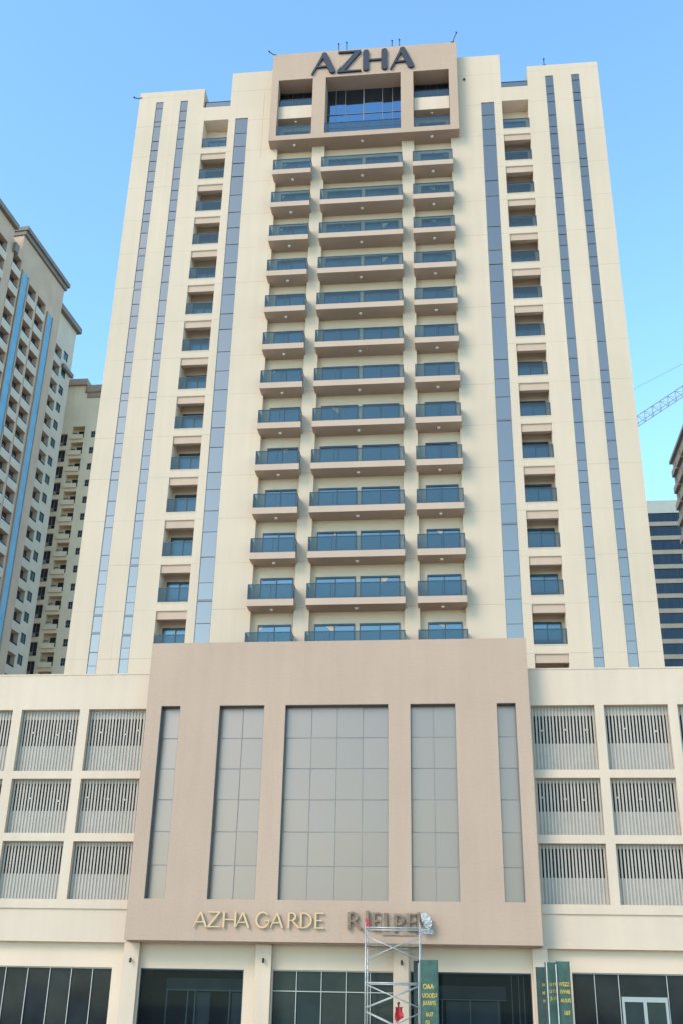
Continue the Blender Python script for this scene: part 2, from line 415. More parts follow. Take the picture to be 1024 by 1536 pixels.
for a, b in xl+xr:
    for ri, (c, d) in enumerate(rows):
        hgt = d-c; key = (ri, random.randint(0, 3)); loc = Vector(((a+b)/2, PY+.34, c))+OFF
        if key in protos: dup(protos[key], loc, T); continue
        l = MB(); n = 19; half = hgt*(.42 if ri < 2 else .44)
        l.box(-lw/2, lw/2, .014, .04, 0, half, 1)
        for k in range(n):
            x = -lw/2+lw*(k+.5)/n; w_ = .044+random.uniform(-.004, .004); j = random.uniform(-.006, .006)
            l.box(x-w_+j, x+w_+j, -.02, .013, .02, hgt-.02)
        top = .22 if ri else .5
        l.box(-lw/2, lw/2, .0145, .04, hgt-top, hgt, 1)
        l.box(-lw/2, lw/2, -.03, .0135, 0.0, .018)
        if ri < 2:
            for q in ((-.33, .02, .36) if key[1] == 0 else ((-.30, .12, .34) if key[1] == 1 else ((-.38, -.05, .22) if key[1] == 2 else (-.2, .3)))):
                x = q*lw; zz = hgt*random.uniform(.60, .68); l.box(x-.08, x+.08, -.035, -.0205, zz-.045, zz+.045)
        protos[key] = l.build('louvre_screen', [M['louv'], M['louv_back']], T, loc)

# tan portal block on the podium
WIN = [(-13.02, -11.95, 1), (-9.77, -7.30, 2), (-6.15, -.60, 4), (.57, 2.96, 2), (5.14, 6.14, 1)]
WZ = [6.46, 8.15, 9.84, 11.48, 13.10, 14.74, 16.43]
b_ = MB(); grid_wall(b_, -7.0, [(-13.86, 6.87, 4.5, 20.02)], [(a, b, WZ[0], WZ[-1], .5) for a, b, n in WIN], -2.5)
b_.box(-13.86, 6.87, -6.6, -6.4, 4.44, 4.499)
part(b_, 'portal_wall', M['tan'])
for a, b, n in WIN:
    xc = [a+(b-a)*k/n for k in range(1, n)]
    gl = MB(); pane_grid(gl, a, b, -6.53, WZ, xc, 0, .006); o = part(gl, 'window', M['coat_big'])
    f = MB()
    for x in xc: f.box(x-.013, x+.013, -6.56, -6.545, WZ[0], WZ[-1], 1)
    for z in WZ[1:-1]: f.box(a, b, -6.558, -6.546, z-.014, z+.014, 1)
    f.box(a+.003, a+.02, -6.97, -6.54, WZ[0]+.003, WZ[-1]-.022); f.box(a+.02, b-.003, -6.97, -6.54, WZ[-1]-.02, WZ[-1]-.003)
    f.box(b-.02, b-.003, -6.97, -6.54, WZ[0]+.003, WZ[-1]-.022)
    f.build('frame', [M['liner'], M['mull']], o)

# ground floor
GY = -5.62
SH = [(-26.0, -14.75), (-13.25, -7.93), (-6.45, -.45), (.40, 6.30), (8.27, 16.5)]
gf = MB()
gh = [(-26.0, -14.75, .15, 3.25, .3), (-13.25, -7.93, .15, 3.25, 2.6), (-6.45, -.45, .15, 3.28, .3), (.40, 6.30, .15, 3.3, 2.6), (8.27, 16.5, .15, 3.38, .3)]
grid_wall(gf, GY, [(-38, 32, 0, 4.5)], gh, 10, 0, 0)
part(gf, 'ground_floor_wall', M['cream_warm'])
for a, b in ((-14.1, -13.3), (-7.3, -6.5), (-.40, .33), (6.39, 7.13), (-21.9, -21.1)):
    if a < -20: continue
    c = MB(); c.box(a, b, -6.03, GY-.002, 0, 4.43); part(c, 'column', M['cream'])
def shop(a, b, z1, mats, vx, hz, y=GY+.22):
    gl = MB(); pane_grid(gl, a, b, y, [.15]+hz+[z1], vx, 0, .004); o = part(gl, 'shop_window', mats)
    f = MB()
    for x in vx: f.box(x-.018, x+.018, y-.07, y-.012, .16, z1-.06)
    for z in hz: f.box(a, b, y-.066, y-.013, z-.02, z+.02)
    f.box(a, b, y-.08, y-.012, z1-.058, z1-.003)
    f.build('frame', M['alu'], o); return o
shop(-26, -14.75, 3.25, M['dark_glass'], [-25.0, -23.85, -22.7, -21.55, -20.4, -19.23, -18.05, -16.92, -15.8], [])
shop(-6.45, -.45, 3.28, M['green_glass'], [-5.27, -4.02, -2.8, -1.6], [2.31])
o = shop(8.27, 16.5, 3.38, M['dark_glass'], [9.34, 10.49, 12.78, 14.0, 15.2], [])
y = GY+.1
dd = MB(); dd.box(10.56, 12.72, y-.03, y+.03, 2.24, 2.34); dd.box(10.56, 10.68, y-.03, y+.03, .15, 2.24); dd.box(12.60, 12.72, y-.03, y+.03, .15, 2.24)
dd.box(11.56, 11.72, y-.03, y+.03, .15, 2.24); dd.box(10.68, 11.56, y-.028, y+.02, .15, .35); dd.box(11.72, 12.6, y-.028, y+.02, .15, .35)
dd.box(10.68, 11.56, y-.028, y+.02, 2.12, 2.24); dd.box(11.72, 12.6, y-.028, y+.02, 2.12, 2.24)
door = part(dd, 'double_door', M['door_alu'])
q = MB(); pane_grid(q, 10.68, 12.6, y+.005, [.35, 2.12], [11.64], 0, .01); q.build('door_glass', M['green_glass'], door)
q = MB(); q.tube((11.50, y-.09, .95), (11.50, y-.09, 1.35), .015); q.tube((11.78, y-.09, .95), (11.78, y-.09, 1.35), .015); q.build('handle', M['dframe'], door)
for a, b, z1, side in ((-13.25, -7.93, 3.25, 0), (.40, 6.30, 3.3, 1)):      # two dark entrance vestibules
    v = MB(); yb = GY+2.55
    v.quad((a, yb, .15), (b, yb, .15), (b, yb, z1), (a, yb, z1))
    v.quad((a+.01, GY+.06, .15), (a+.01, yb, .15), (a+.01, yb, z1), (a+.01, GY+.06, z1)); v.quad((b-.01, yb, .15), (b-.01, GY+.06, .15), (b-.01, GY+.06, z1), (b-.01, yb, z1))
    v.quad((a, GY+.06, z1-.012), (b, GY+.06, z1-.012), (b, yb, z1-.012), (a, yb, z1-.012)); v.quad((a, GY+.06, .17), (b, GY+.06, .17), (b, yb, .17), (a, yb, .17))
    ve = part(v, 'entrance_lobby', M['black'])
    s = MB(); ys = GY+1.6; w_ = b-a
    if side == 0:
        s.box(a+.95, b-.1, ys+.15, ys+.2, 2.30, 2.86, 1)
        for x in (a+1.05, a+2.15, a+2.55, a+4.35): s.box(x-.03, x+.03, ys-.05, ys+.05, .17, 2.36)
        s.box(a+1.0, b-.1, ys-.04, ys+.04, 2.26, 2.33)
        s.box(a+4.45, b-.3, ys+.1, ys+.14, .17, 2.2, 1); s.box(a+2.6, a+3.3, ys+.16, ys+.18, .17, 2.2, 1)
    else:
        s.box(a+.2, b-1.2, ys+.15, ys+.2, 2.15, 2.72, 1)
        for x in (a+1.5, a+2.9, a+4.3): s.box(x-.03, x+.03, ys-.05, ys+.05, .17, 2.1)
        s.box(a+.2, b-1.2, ys-.04, ys+.04, 2.06, 2.12); s.box(a+1.7, b-1.5, ys+.2, ys+.22, .17, 2.0, 1)
        for x in (b-.95, b-.6, b-.35): s.box(x-.02, x+.02, ys-.9, ys-.86, .17, z1-.1)
    s.build('glazed_screen', [M['door_alu'], M['grey_in']], ve)
    gl = MB(); gl.box(a+.02, b-.02, GY+.10, GY+.112, .17, z1-.06); gl.build('glass_front', M['lobby'], ve)
    fr = MB(); fr.box(a, b, GY+.07, GY+.14, z1-.06, z1-.014); fr.box(a+.012, a+.05, GY+.07, GY+.14, .17, z1-.06); fr.box(b-.05, b-.012, GY+.07, GY+.14, .17, z1-.06)
    fr.build('frame', M['dframe'], ve)

# ------------------------------------------------------------------ lettering
def stroke(mb, p, q, w0, w1, y0, y1, cap=0, m=0):
    p, q = Vector(p), Vector(q); d = (q-p).normalized(); n = Vector((-d.y, d.x)); poly = []
    if cap:
        for c, w_, s in ((q, w1, 1), (p, w0, -1)):
            for k in range(7):
                t = math.pi*(k/6) - math.pi/2
                v = c + (d*math.cos(t)*s + n*math.sin(t)*s)*(w_/2); poly.append((v.x, v.y))
    else:
        poly = [tuple(p-n*w0/2), tuple(q-n*w1/2), tuple(q+n*w1/2), tuple(p+n*w0/2)]
    mb.prism(poly, y0, y1, m)
def arc(mb, cx, cz, rx, rz, t0, t1, w0, w1, y0, y1, n=18, m=0):
    po, pi_ = [], []
    for k in range(n+1):
        f = k/n; t = t0+(t1-t0)*f; th = w0+(w1-w0)*math.sin(f*math.pi)
        c, s = math.cos(t), math.sin(t)
        po.append((cx+(rx+th/2)*c, cz+(rz+th/2)*s)); pi_.append((cx+(rx-th/2)*c, cz+(rz-th/2)*s))
    for k in range(n): mb.prism([po[k], po[k+1], pi_[k+1], pi_[k]], y0, y1, m)
def letter(ch, w, h, t, T_, y0, y1, cap=0):
    """t thin stroke, T_ thick stroke; origin lower-left; each stroke's face sits a few mm apart"""
    mb = MB(); e = .004
    if ch == 'A':
        ax = w*.52
        stroke(mb, (t*.4, 0), (ax-t*.1, h-T_*.35), t*.75, t*1.5, y0, y1, cap); stroke(mb, (ax+T_*.05, h-T_*.5), (w-T_*.5, T_*.5 if cap else 0), T_, T_*1.05, y0-e, y1-e, cap)
        stroke(mb, (w*.24, h*.32), (w*.72, h*.34), t, t, y0+e, y1, 0)
    elif ch == 'Z':
        stroke(mb, (0.02*w, h-t*.5), (w*.98, h-t*.5), t, t*1.3, y0, y1); stroke(mb, (T_*.45, t*.6), (w-T_*.5, h-t*.6), T_, T_*.9, y0-e, y1-e)
        stroke(mb, (0, t*.5), (w, t*.5), t*1.2, t*.8, y0+e, y1)
    elif ch == 'H':
        for x in (T_*.5, w-T_*.5): stroke(mb, (x, T_*.5 if cap else 0), (x, h-T_*.5 if cap else h), T_, T_, y0, y1, cap)
        stroke(mb, (T_*.8, h*.5), (w-T_*.8, h*.5), t, t, y0+e, y1)
    elif ch == 'G':
        arc(mb, w*.5, h*.5, w*.5-T_*.3, h*.5-T_*.2, R(38), R(352), t, T_, y0, y1, 30)
        stroke(mb, (w*.62, h*.46), (w*1.0, h*.46), t*.9, t*.9, y0-e, y1-e)
    elif ch == 'R':
        stroke(mb, (T_*.5, 0), (T_*.5, h), T_, T_, y0, y1); arc(mb, w*.28, h*.73, w*.38, h*.24, R(-90), R(90), t, T_, y0-e, y1-e)
        stroke(mb, (T_*.6, h-t*.5-.01*h), (w*.3, h-t*.5-.01*h), t, t, y0+e, y1); stroke(mb, (T_*.6, h*.49), (w*.3, h*.49), t, t, y0+e, y1)
        stroke(mb, (w*.38, h*.48), (w*.98, 0.02*h), T_*.7, T_, y0+2*e, y1)
    elif ch == 'D':
        stroke(mb, (T_*.5, 0), (T_*.5, h), T_, T_, y0, y1); arc(mb, w*.22, h*.5, w*.68, h*.5-t*.5, R(-90), R(90), t, T_, y0-e, y1-e, 22)
        stroke(mb, (T_*.6, t*.5), (w*.25, t*.5), t, t, y0+e, y1); stroke(mb, (T_*.6, h-t*.5), (w*.25, h-t*.5), t, t, y0+e, y1)
    elif ch == 'E':
        stroke(mb, (T_*.5, 0), (T_*.5, h), T_, T_, y0, y1)
        for z, f in ((t*.5, 1), (h*.5, .85), (h-t*.5, .95)): stroke(mb, (T_*.7, z), (w*f, z), t, t*1.2, y0+e, y1)
    elif ch == 'I':
        stroke(mb, (w*.5, 0), (w*.5, h), T_, T_, y0, y1)
    elif ch == 'P':
        stroke(mb, (T_*.5, 0), (T_*.5, h), T_, T_, y0, y1); arc(mb, w*.3, h*.7, w*.48, h*.27, R(-90), R(90), t, T_, y0-e, y1-e)
        stroke(mb, (T_*.6, h-t*.5), (w*.3, h-t*.5), t, t, y0+e, y1); stroke(mb, (T_*.6, h*.44), (w*.3, h*.44), t, t, y0+e, y1)
    return mb
rs = thing('roof_sign', 'large dark navy AZHA letters across the tan crown frame at the roof', 'sign', (-3.1, -1, 69.5))
for ch, a, b in (('A', -7.17, -5.25), ('Z', -5.05, -3.20), ('H', -3.06, -1.12), ('A', -.90, 1.0)):
    o = letter(ch, b-a, 2.28, .15, .47 if ch != 'Z' else .44, -.10, .06, cap=1).build('letter', M['navy'], rs, (a+3.1, 0, .02))
gs = thing('gold_wall_sign', 'raised gold AZHA GARDE letters on the tan wall left of the scaffold', 'sign', (-7.07, -7.1, 5.13))
for ch, a, b in (('A', -10.36, -9.62), ('Z', -9.61, -8.97), ('H', -8.84, -8.16), ('A', -8.2, -7.47), ('G', -7.17, -6.47), ('A', -6.45, -5.77), ('R', -5.56, -4.98), ('D', -4.95, -4.34), ('E', -4.22, -3.76)):
    letter(ch, b-a, .74, .055, .095, -.07, .02).build('letter', M['gold'], gs, (a+7.07, 0, 0))
us = thing('unfinished_wall_sign', 'brown half-fitted letters starting with R behind the top of the scaffold', 'sign', (-.6, -7.1, 5.05))
for ch, a, b, dz in (('R', -2.60, -1.88, .03), ('I', -1.74, -1.48, .1), ('E', -1.38, -.98, .02), ('I', -.92, -.46, .0), ('P', -.33, .27, -.05), ('E', .34, .80, .0), ('D', .84, 1.42, .05)):
    letter(ch, (b-a)*.96, .80, .085, .15, -.10, .03).build('letter', M['brown'], us, (a+.6, 0, dz+.03)).rotation_euler = (R(random.uniform(-3, 3)), R(random.uniform(-3, 3)) if a > -1.8 else 0, 0)
bb = MB(); bb.box(-.32, 1.38, .035, .06, -.18, .84); bb.box(-.8, -.34, .04, .065, .0, .75); bb.build('backing_board', M['wood'], us)
def sheet(fn, nx, nz, jit):
    mb = MB(); P = {}
    for i in range(nx+1):
        for j in range(nz+1):
            P[i, j] = len(mb.v); x, y, z = fn(i/nx, j/nz); mb.v.append((x+random.uniform(-jit, jit), y+random.uniform(-jit, jit)*1.6, z+random.uniform(-jit, jit)))
    for i in range(nx):
        for j in range(nz): mb.f.append((P[i, j], P[i+1, j], P[i+1, j+1], P[i, j+1])); mb.m.append(0)
    return mb
# plastic film hanging in a bow over the last letters, with a loose flap under it
def bow(u, v):
    t = R(100)-u*R(150); r = .42-.36*v*(1+.12*math.sin(u*9))
    return (.02+r*1.15*math.cos(t), -.05-.16*math.sin(u*3.1)*(1-v*.5), .52+r*1.1*math.sin(t))
o = thing('plastic_sheet', 'crumpled whitish plastic sheet hanging at the right end of the brown letters', 'plastic sheet', (1.05, -7.25, 4.92))
k = sheet(bow, 14, 4, .018).build('sheet', M['film'], o); md = k.modifiers.new('t', 'SOLIDIFY'); md.thickness = .004
k = sheet(lambda u, v: (-.02+u*.62-.1*v, -.03-.07*math.sin(u*6+v*2), .02+.26*v*(1-.3*u)+.03*u), 8, 4, .015).build('flap', M['film'], o); md = k.modifiers.new('t', 'SOLIDIFY'); md.thickness = .004

# ------------------------------------------------------------------ scaffold
ST = thing('scaffold_tower', 'tall white steel scaffold tower in front of the tan portal wall', 'scaffold', (-.25, -8.6, .15))
LX, RX, FY, BY = -1.27, 1.27, -.62, .62
def tubes(name, lst, r, m='steel'):
    b = MB()
    for p, q in lst: b.tube(p, q, r)
    return b.build(name, M[m], ST, smooth=True)
for x in (LX, RX):
    for y in (FY, BY):
        tubes('upright', [((x, y, .06), (x, y, 5.2 if y == FY else 5.15))], .032)
        c = MB(); c.box(x-.08, x+.08, y-.08, y+.08, 0, .012); c.tube((x, y, .012), (x, y, .14), .02); c.build('base_plate', M['steel'], ST)
    for z0 in (.3, 2.25, 4.05):
        tubes('end_frame', [((x, FY, z0+k*.28), (x, BY, z0+k*.28)) for k in range(5)] + [((x, FY+.16, z0), (x, FY+.16, z0+1.12))], .016)
for y in (FY, BY):
    for z in ((2.54, 4.93) if y == FY else (2.5, 4.9, 4.0)): tubes('ledger', [((LX, y, z), (RX, y, z))], .03)
    for z0, z1 in ((3.55, 4.55), (1.5, 2.45), (.25, 1.3)):
        tubes('cross_brace', [((LX+.03, y-.02, z0), (RX-.03, y-.02, z1)), ((LX+.03, y+.012, z1), (RX-.03, y+.012, z0))], .02)
b = MB()
for k in range(4): b.box(LX, RX, FY+.12+k*.26, FY+.35+k*.26, 4.12, 4.16)
b.box(LX, RX, BY-.05, BY-.02, 4.17, 4.30); b.build('work_platform', M['plank'], ST)
rc = MB()
def blob(mb, cx, cy, cz, rx, ry, rz, jit, seg=12, rings=8):
    i0 = len(mb.v)
    for a in range(rings+1):
        t = math.pi*a/rings
        for s in range(seg):
            q = 2*math.pi*s/seg; k = 1+random.uniform(-jit, jit)
            mb.v.append((cx+rx*k*math.sin(t)*math.cos(q), cy+ry*k*math.sin(t)*math.sin(q), cz+rz*k*math.cos(t)))
    for a in range(rings):
        for s in range(seg):
            n = (s+1) % seg; mb.f.append((i0+a*seg+s, i0+(a+1)*seg+s, i0+(a+1)*seg+n, i0+a*seg+n)); mb.m.append(0)
o = thing('red_cloth_bundle', 'crumpled red cloth hung from a dark strap low on the scaffold', 'cloth', (.02, -8.9, 1.2))
k = sheet(lambda u, v: ((u-.5)*(.42-.14*v+.05*math.sin(v*7)), -.10*math.sin(u*8+v*3)-.05*math.sin(v*6), -.02+.50*v-.07*math.sin(u*4.5)*(1-v)), 10, 10, .014).build('cloth', M['red'], o)
md = k.modifiers.new('t', 'SOLIDIFY'); md.thickness = .03
k = sheet(lambda u, v: (-.20+u*.17, -.03*math.sin(u*5), -.55+.6*v), 3, 6, .012).build('loose_end', M['pinkish'], o); md = k.modifiers.new('t', 'SOLIDIFY'); md.thickness = .01
k = MB(); k.tube((-.02, 0, .44), (-.03, 0, .62), .04, 7); k.tube((-.03, 0, .60), (-.01, 0, .70), .075, 7, 0, .05); k.build('strap', M['blackp'], o)
o = thing('red_flag', 'small red rag tied to the top left scaffold post', 'flag', (-1.48, -9.2, 5.0))
k = MB(); k.tube((0, 0, -.05), (.02, 0, .62), .022); k.build('stick', M['mull'], o)
k = MB()
for i in range(7):
    z = .06+i*.058; k.prism([(-.06+.02*math.sin(i), z), (.11+.03*math.sin(i*2.1), z+.01), (.10+.03*math.sin(i*1.7), z+.055), (-.05, z+.057)], -.03-.012*i % .03, .03)
k.build('cloth', M['red'], o)

# ------------------------------------------------------------------ green boards with yellow lettering
def text_mesh(body, size, sx=1.0):
    cu = bpy.data.curves.new('lettering', 'FONT'); cu.body = body; cu.size = size; cu.align_x = 'CENTER'; cu.extrude = .002; cu.offset = .006*size/.25
    t = bpy.data.objects.new('tmp', cu); C.objects.link(t)
    me = bpy.data.meshes.new_from_object(t.evaluated_get(bpy.context.evaluated_depsgraph_get()))
    bpy.data.objects.remove(t); bpy.data.curves.remove(cu)
    me.transform(Matrix.Scale(sx, 4, (1, 0, 0))); return me
def board(x0, x1, y, top, m, label, lines=(), lean=0.0, group='green boards leaning by the entrance columns'):
    cx = (x0+x1)/2; w_ = x1-x0
    o = thing('painted_board', label, 'board', (cx, y, .15), 0, group); o.rotation_euler = (R(lean), 0, 0)
    b = MB(); b.box(-w_/2, w_/2, 0, .05, 0, top-.15)
    b.build('panel', M[m], o)
    b = MB(); b.box(-w_/2-.006, -w_/2+.03, -.012, .056, 0, top-.14); b.box(w_/2-.03, w_/2+.006, -.012, .056, 0, top-.14); b.build('edge_trim', M[m if m == 'green_dk' else 'green_dk'], o)
    for (body, size, sx, dx, z) in lines:
        me = text_mesh(body, size, sx); me.materials.append(M['yellow'])
        t = bpy.data.objects.new('lettering', me); C.objects.link(t); t.parent = o; t.location = (dx, -.004, z-.15); t.rotation_euler = (R(90), 0, 0)
    return o
board(.66, 1.02, -7.75, 3.72, 'green_dk', 'narrow dark green board half hidden behind the lettered board beside the scaffold')
board(1.04, 1.86, -9.75, 3.68, 'green', 'wide green board with yellow lettering at the right foot of the scaffold',
      [('OAA\u00b7', .30, .75, -.02, 2.46), ('UOOD\u00f0', .25, .75, .02, 2.10), ('JUUUMG', .24, .62, .0, 1.80), ('bU7', .24, .8, .0, 1.33), ('FZI', .18, .8, -.1, 1.03), ('lo', .25, .8, -.02, .70)])
board(6.42, 6.83, -7.55, 3.53, 'green_dk', 'short dark green board at the left of the stack by the right entrance column',
      [('1A', .2, .6, .12, 2.7), ('HE', .2, .6, .12, 2.35), ('M', .2, .6, .12, 2.0)])
board(6.84, 7.42, -7.70, 3.74, 'green', 'middle green board with patchy yellow lettering in the stack by the right column',
      [('LI ME', .2, .75, .06, 2.72), ('U T B', .2, .75, .05, 2.42), ('JU M', .2, .75, .04, 2.12)])
board(7.36, 7.97, -7.95, 3.78, 'green', 'rightmost green board with clear yellow lettering and number 10 in the stack',
      [('WEZZ.', .23, .75, .02, 2.72), ('EWHE', .23, .75, .02, 2.40), ('AUUG', .23, .75, .04, 2.03), ('107', .25, .8, .06, 1.50)])
pl = MB(); pl.tube((0, 0, 0), (0, 0, 3.6), .03); tag(pl.build('steel_pole', M['steel'], None, (6.90, -8.0, .15)), 'grey steel pole standing between the short and middle green boards', 'pole', 'steel poles among the green boards')
pl = MB(); pl.tube((0, 0, 0), (0, 0, 3.5), .03); tag(pl.build('steel_pole', M['steel'], None, (7.33, -8.06, .15)), 'grey steel pole standing between the middle and rightmost green boards', 'pole', 'steel poles among the green boards')
pl = MB(); pl.tube((0, 0, 0), (0, 0, 3.45), .03); tag(pl.build('steel_pole', M['steel'], None, (.90, -8.05, .15)), 'grey steel pole beside the wide lettered board at the scaffold', 'pole', 'steel poles among the green boards')

# ------------------------------------------------------------------ roof floodlights and cameras
def flood(x, y, z, tilt, h, label):
    o = thing('roof_lamp', label, 'floodlight', (x, y, z), 0, 'lamps on poles along the roof edge')
    d = Vector((math.sin(tilt), -.15, math.cos(tilt)))*h
    k = MB(); k.tube((0, 0, 0), d, .04); k.box(-.12, .12, -.12, .12, 0, .03); k.build('pole', M['blackp'], o)
    k = MB(); k.tube(d-Vector((0, 0, .02)), d+Vector((.1*math.sin(tilt), -.10, .05)), .05, 8, 0, .075); k.build('lamp_head', M['blackp'], o)
flood(-10.25, -.85, 72.1, -.9, .55, 'black lamp leaning outward at the left corner of the tan crown')
flood(-5.05, -.6, 72.1, 0, .85, 'short black lamp pole above the letter Z of the roof sign')
flood(-4.45, -.6, 72.1, 0, .95, 'taller black lamp pole just right of the one above the letter Z')
flood(-.75, -.6, 72.1, 0, .8, 'left of two black lamp poles above the last letter of the roof sign')
flood(-.15, -.6, 72.1, 0, .85, 'right of two black lamp poles above the last letter of the roof sign')
flood(4.1, -.85, 72.1, .35, .95, 'black lamp leaning right at the right corner of the tan crown')
flood(11.3, .1, 69.88, 0, .6, 'single black lamp pole on the right roof end above the glass strips')
flood(-21.45, .05, 69.3, -1.45, .5, 'black lamp arm sticking out sideways from the left roof corner')
for x, z, lab in ((-13.68, 3.62, 'small black camera on the leftmost entrance column'), (-6.88, 3.70, 'small black camera on the column left of the scaffold'), (.0, 3.70, 'small black camera on the column behind the scaffold')):
    o = thing('wall_camera', lab, 'camera', (x, -6.03, z), 0, 'cameras on the entrance columns')
    k = MB(); k.box(-.03, .03, -.10, 0, -.02, .02); k.build('bracket', M['blackp'], o)
    k = MB(); k.tube((0, -.10, .06), (.02, -.22, -.12), .055, 10); k.build('camera_body', M['blackp'], o)
k = MB(); k.tube((0, 0, 0), (0, -.12, -.02), .1, 10, 0, .07); k.box(-.06, .06, -.001, .02, -.1, .1)
tag(k.build('wall_lamp', M['dframe'], None, (4.95, -.03, 68.9)), 'tiny dark wall lamp right of the tan crown frame', 'wall lamp')

# ------------------------------------------------------------------ neighbouring buildings
def rows_down(top, pitch, zmin):
    z = top
    while z > zmin: yield z; z -= pitch
# left neighbour; local x = distance toward the camera (s), local y = outward-facing front at y=0
ang = math.atan2(-.9952, -.0979)
A = thing('residential_tower', 'taupe tower with blue glass strips and open balconies at the left edge', 'building', (-59.4, 75, 0), ang)
# with this rotation local +x runs toward the camera, local +y points to world +x... front faces +y
def flip(mb):  # mirror y so grid_wall's front (-y) faces +y
    mb.v = [(x, -y, z) for x, y, z in mb.v]; mb.f = [f[::-1] for f in mb.f]; return mb
colsA = [(4.9, 7.5), (8.15, 10.55)]
zs = list(rows_down(101.5, 3.3, 38))
w = MB(); hl = [(a, b, z-2.05, z, .85) for a, b in colsA for z in zs]
grid_wall(w, 0, [(0, 14.1, 0, 108.6)], hl, 20)
w.quad((0, .85, 30), (14.1, .85, 30), (14.1, .85, 103), (0, .85, 103)); w.quad((0, 20, 0), (0, 20, 108.6), (14.1, 20, 108.6), (14.1, 20, 0))
flip(w).build('wall', M['a_tan'], A)
c = MB(); c.box(-.5, 14.5, -.7, 20.5, 108.6, 109.3); c.box(-.25, 14.3, -.35, 20.3, 107.9, 108.598); flip(c).build('cornice', M['cornice'], A)
for a, b, top in ((2.55, 4.1, 100.6), (11.3, 12.95, 102.0)):
    c = MB(); pane_grid(c, a, b, -.12, [30+3.3*k for k in range(22) if 30+3.3*k < top-1]+[top-.5], [], 0, .01); c.box(a, b, -.119, -.002, 20, top-.5)
    c.prism([(a, top-.498), (b, top-.498), (b-.3, top+.1), (a+.3, top+.1)], -.12, -.002)
    o = flip(c).build('glass_strip', M['a_blue'], A)
    c = MB(); c.box(a-.22, a-.01, -.2, -.003, 20, top+.1); c.box(b+.01, b+.22, -.2, -.003, 20, top+.1); flip(c).build('strip_frame', M['a_brown'], o)
def balc(parent, a, b, z, y0, wallm, ac=True):       # one open balcony: pale parapet, dark door, air conditioner
    c = MB(); c.box(-(b-a)/2-.12, (b-a)/2+.12, -.10, -.003, -3.32, -2.0)
    c.box(-(b-a)/2+.05, (b-a)/2-random.uniform(.3, .9), .76, .84, -2.05, -.12, 1)
    x = random.uniform(-.3, .5); c.box(x, x+.75, .35, .7, -1.9, -1.25, 2) if random.random() < .7 else None
    o = flip(c).build('balcony', [M[wallm], M['a_dark'], M['alu']], parent, ((a+b)/2, -y0, z))
    c = MB(); c.box(-(b-a)/2+.02, (b-a)/2-.02, .03, .05, -1.995, -1.62); flip(c).build('glass_rail', M['rglass'], o); return o
for a, b in colsA:
    lib = [balc(A, a, b, z, 0, 'a_white') for z in zs[:5]]
    for z in zs[5:]:
        dup(random.choice(lib), ((a+b)/2, 0, z), A)
# set-back far wing of the same tower
w = MB(); zs2 = list(rows_down(100.2, 3.3, 38))
hl = [(-5.75, -2.95, z-2.05, z, .85) for z in zs2]+[(-8.0, -6.45, z+.5-1.55, z+.5, .2) for z in zs2]
grid_wall(w, 2.0, [(-9.6, -.001, 0, 106.3)], hl, 20); w.quad((-6, 2.85, 30), (0, 2.85, 30), (0, 2.85, 103), (-6, 2.85, 103))
w.quad((-9.6, 20, 0), (-9.6, 20, 106.3), (0, 20, 106.3), (0, 20, 0))
flip(w).build('far_wing_wall', M['a_white'], A)
c = MB(); c.box(-10.2, -.002, 1.3, 20.5, 106.3, 107.3); flip(c).build('cornice', M['cornice'], A)
c = MB(); c.box(-9.9, -6.2, 1.5, 1.998, 97.2, 97.9); flip(c).build('canopy', M['cornice'], A)
lib = [balc(A, -5.75, -2.95, z, 2.0, 'a_white') for z in zs2[:3]]
for z in zs2[3:]: dup(random.choice(lib), (-4.35, -2.0, z), A)
c = MB(); c.quad((-.775, .15, -1.55), (.775, .15, -1.55), (.775, .15, 0), (-.775, .15, 0)); c.box(-.03, .03, .09, .14, -1.55, 0, 1); c.box(-.775, .775, .09, .14, -.06, 0, 1); c.box(-.775, .775, .09, .14, -1.55, -1.49, 1)
c.box(-.775, -.71, .09, .14, -1.55, 0, 1); c.box(.71, .775, .09, .14, -1.55, 0, 1)
wp = flip(c).build('window', [M['a_glass'], M['dframe']], A, (-7.225, -2.0, zs2[0]+.5))
for z in zs2[1:]: dup(wp, (-7.225, -2.0, z+.5), A)
# nearer wing
w = MB(); zs3 = list(rows_down(102.9, 3.3, 60)); hl = [(14.2, 16.6, z-2.05, z, .85) for z in zs3]+[(18.6, 21.0, z-2.05, z, .85) for z in zs3]
grid_wall(w, -.4, [(14.101, 17.4, 0, 104.6), (17.4, 30, 0, 106.2)], hl, 20); w.quad((14.2, .45, 50), (22, .45, 50), (22, .45, 104), (14.2, .45, 104))
flip(w).build('near_wing_wall', M['a_tan'], A)
c = MB(); c.box(17.3, 30.5, -1.0, 20.5, 106.2, 107.0); c.box(16.2, 17.2, -.9, 1, 102.5, 104.0); flip(c).build('cornice', M['cornice'], A)
for a, b in ((14.2, 16.6), (18.6, 21.0)):
    lib = [balc(A, a, b, z, -.4, 'a_white') for z in zs3[:2]]
    for z in zs3[2:]: dup(random.choice(lib), ((a+b)/2, .4, z), A)

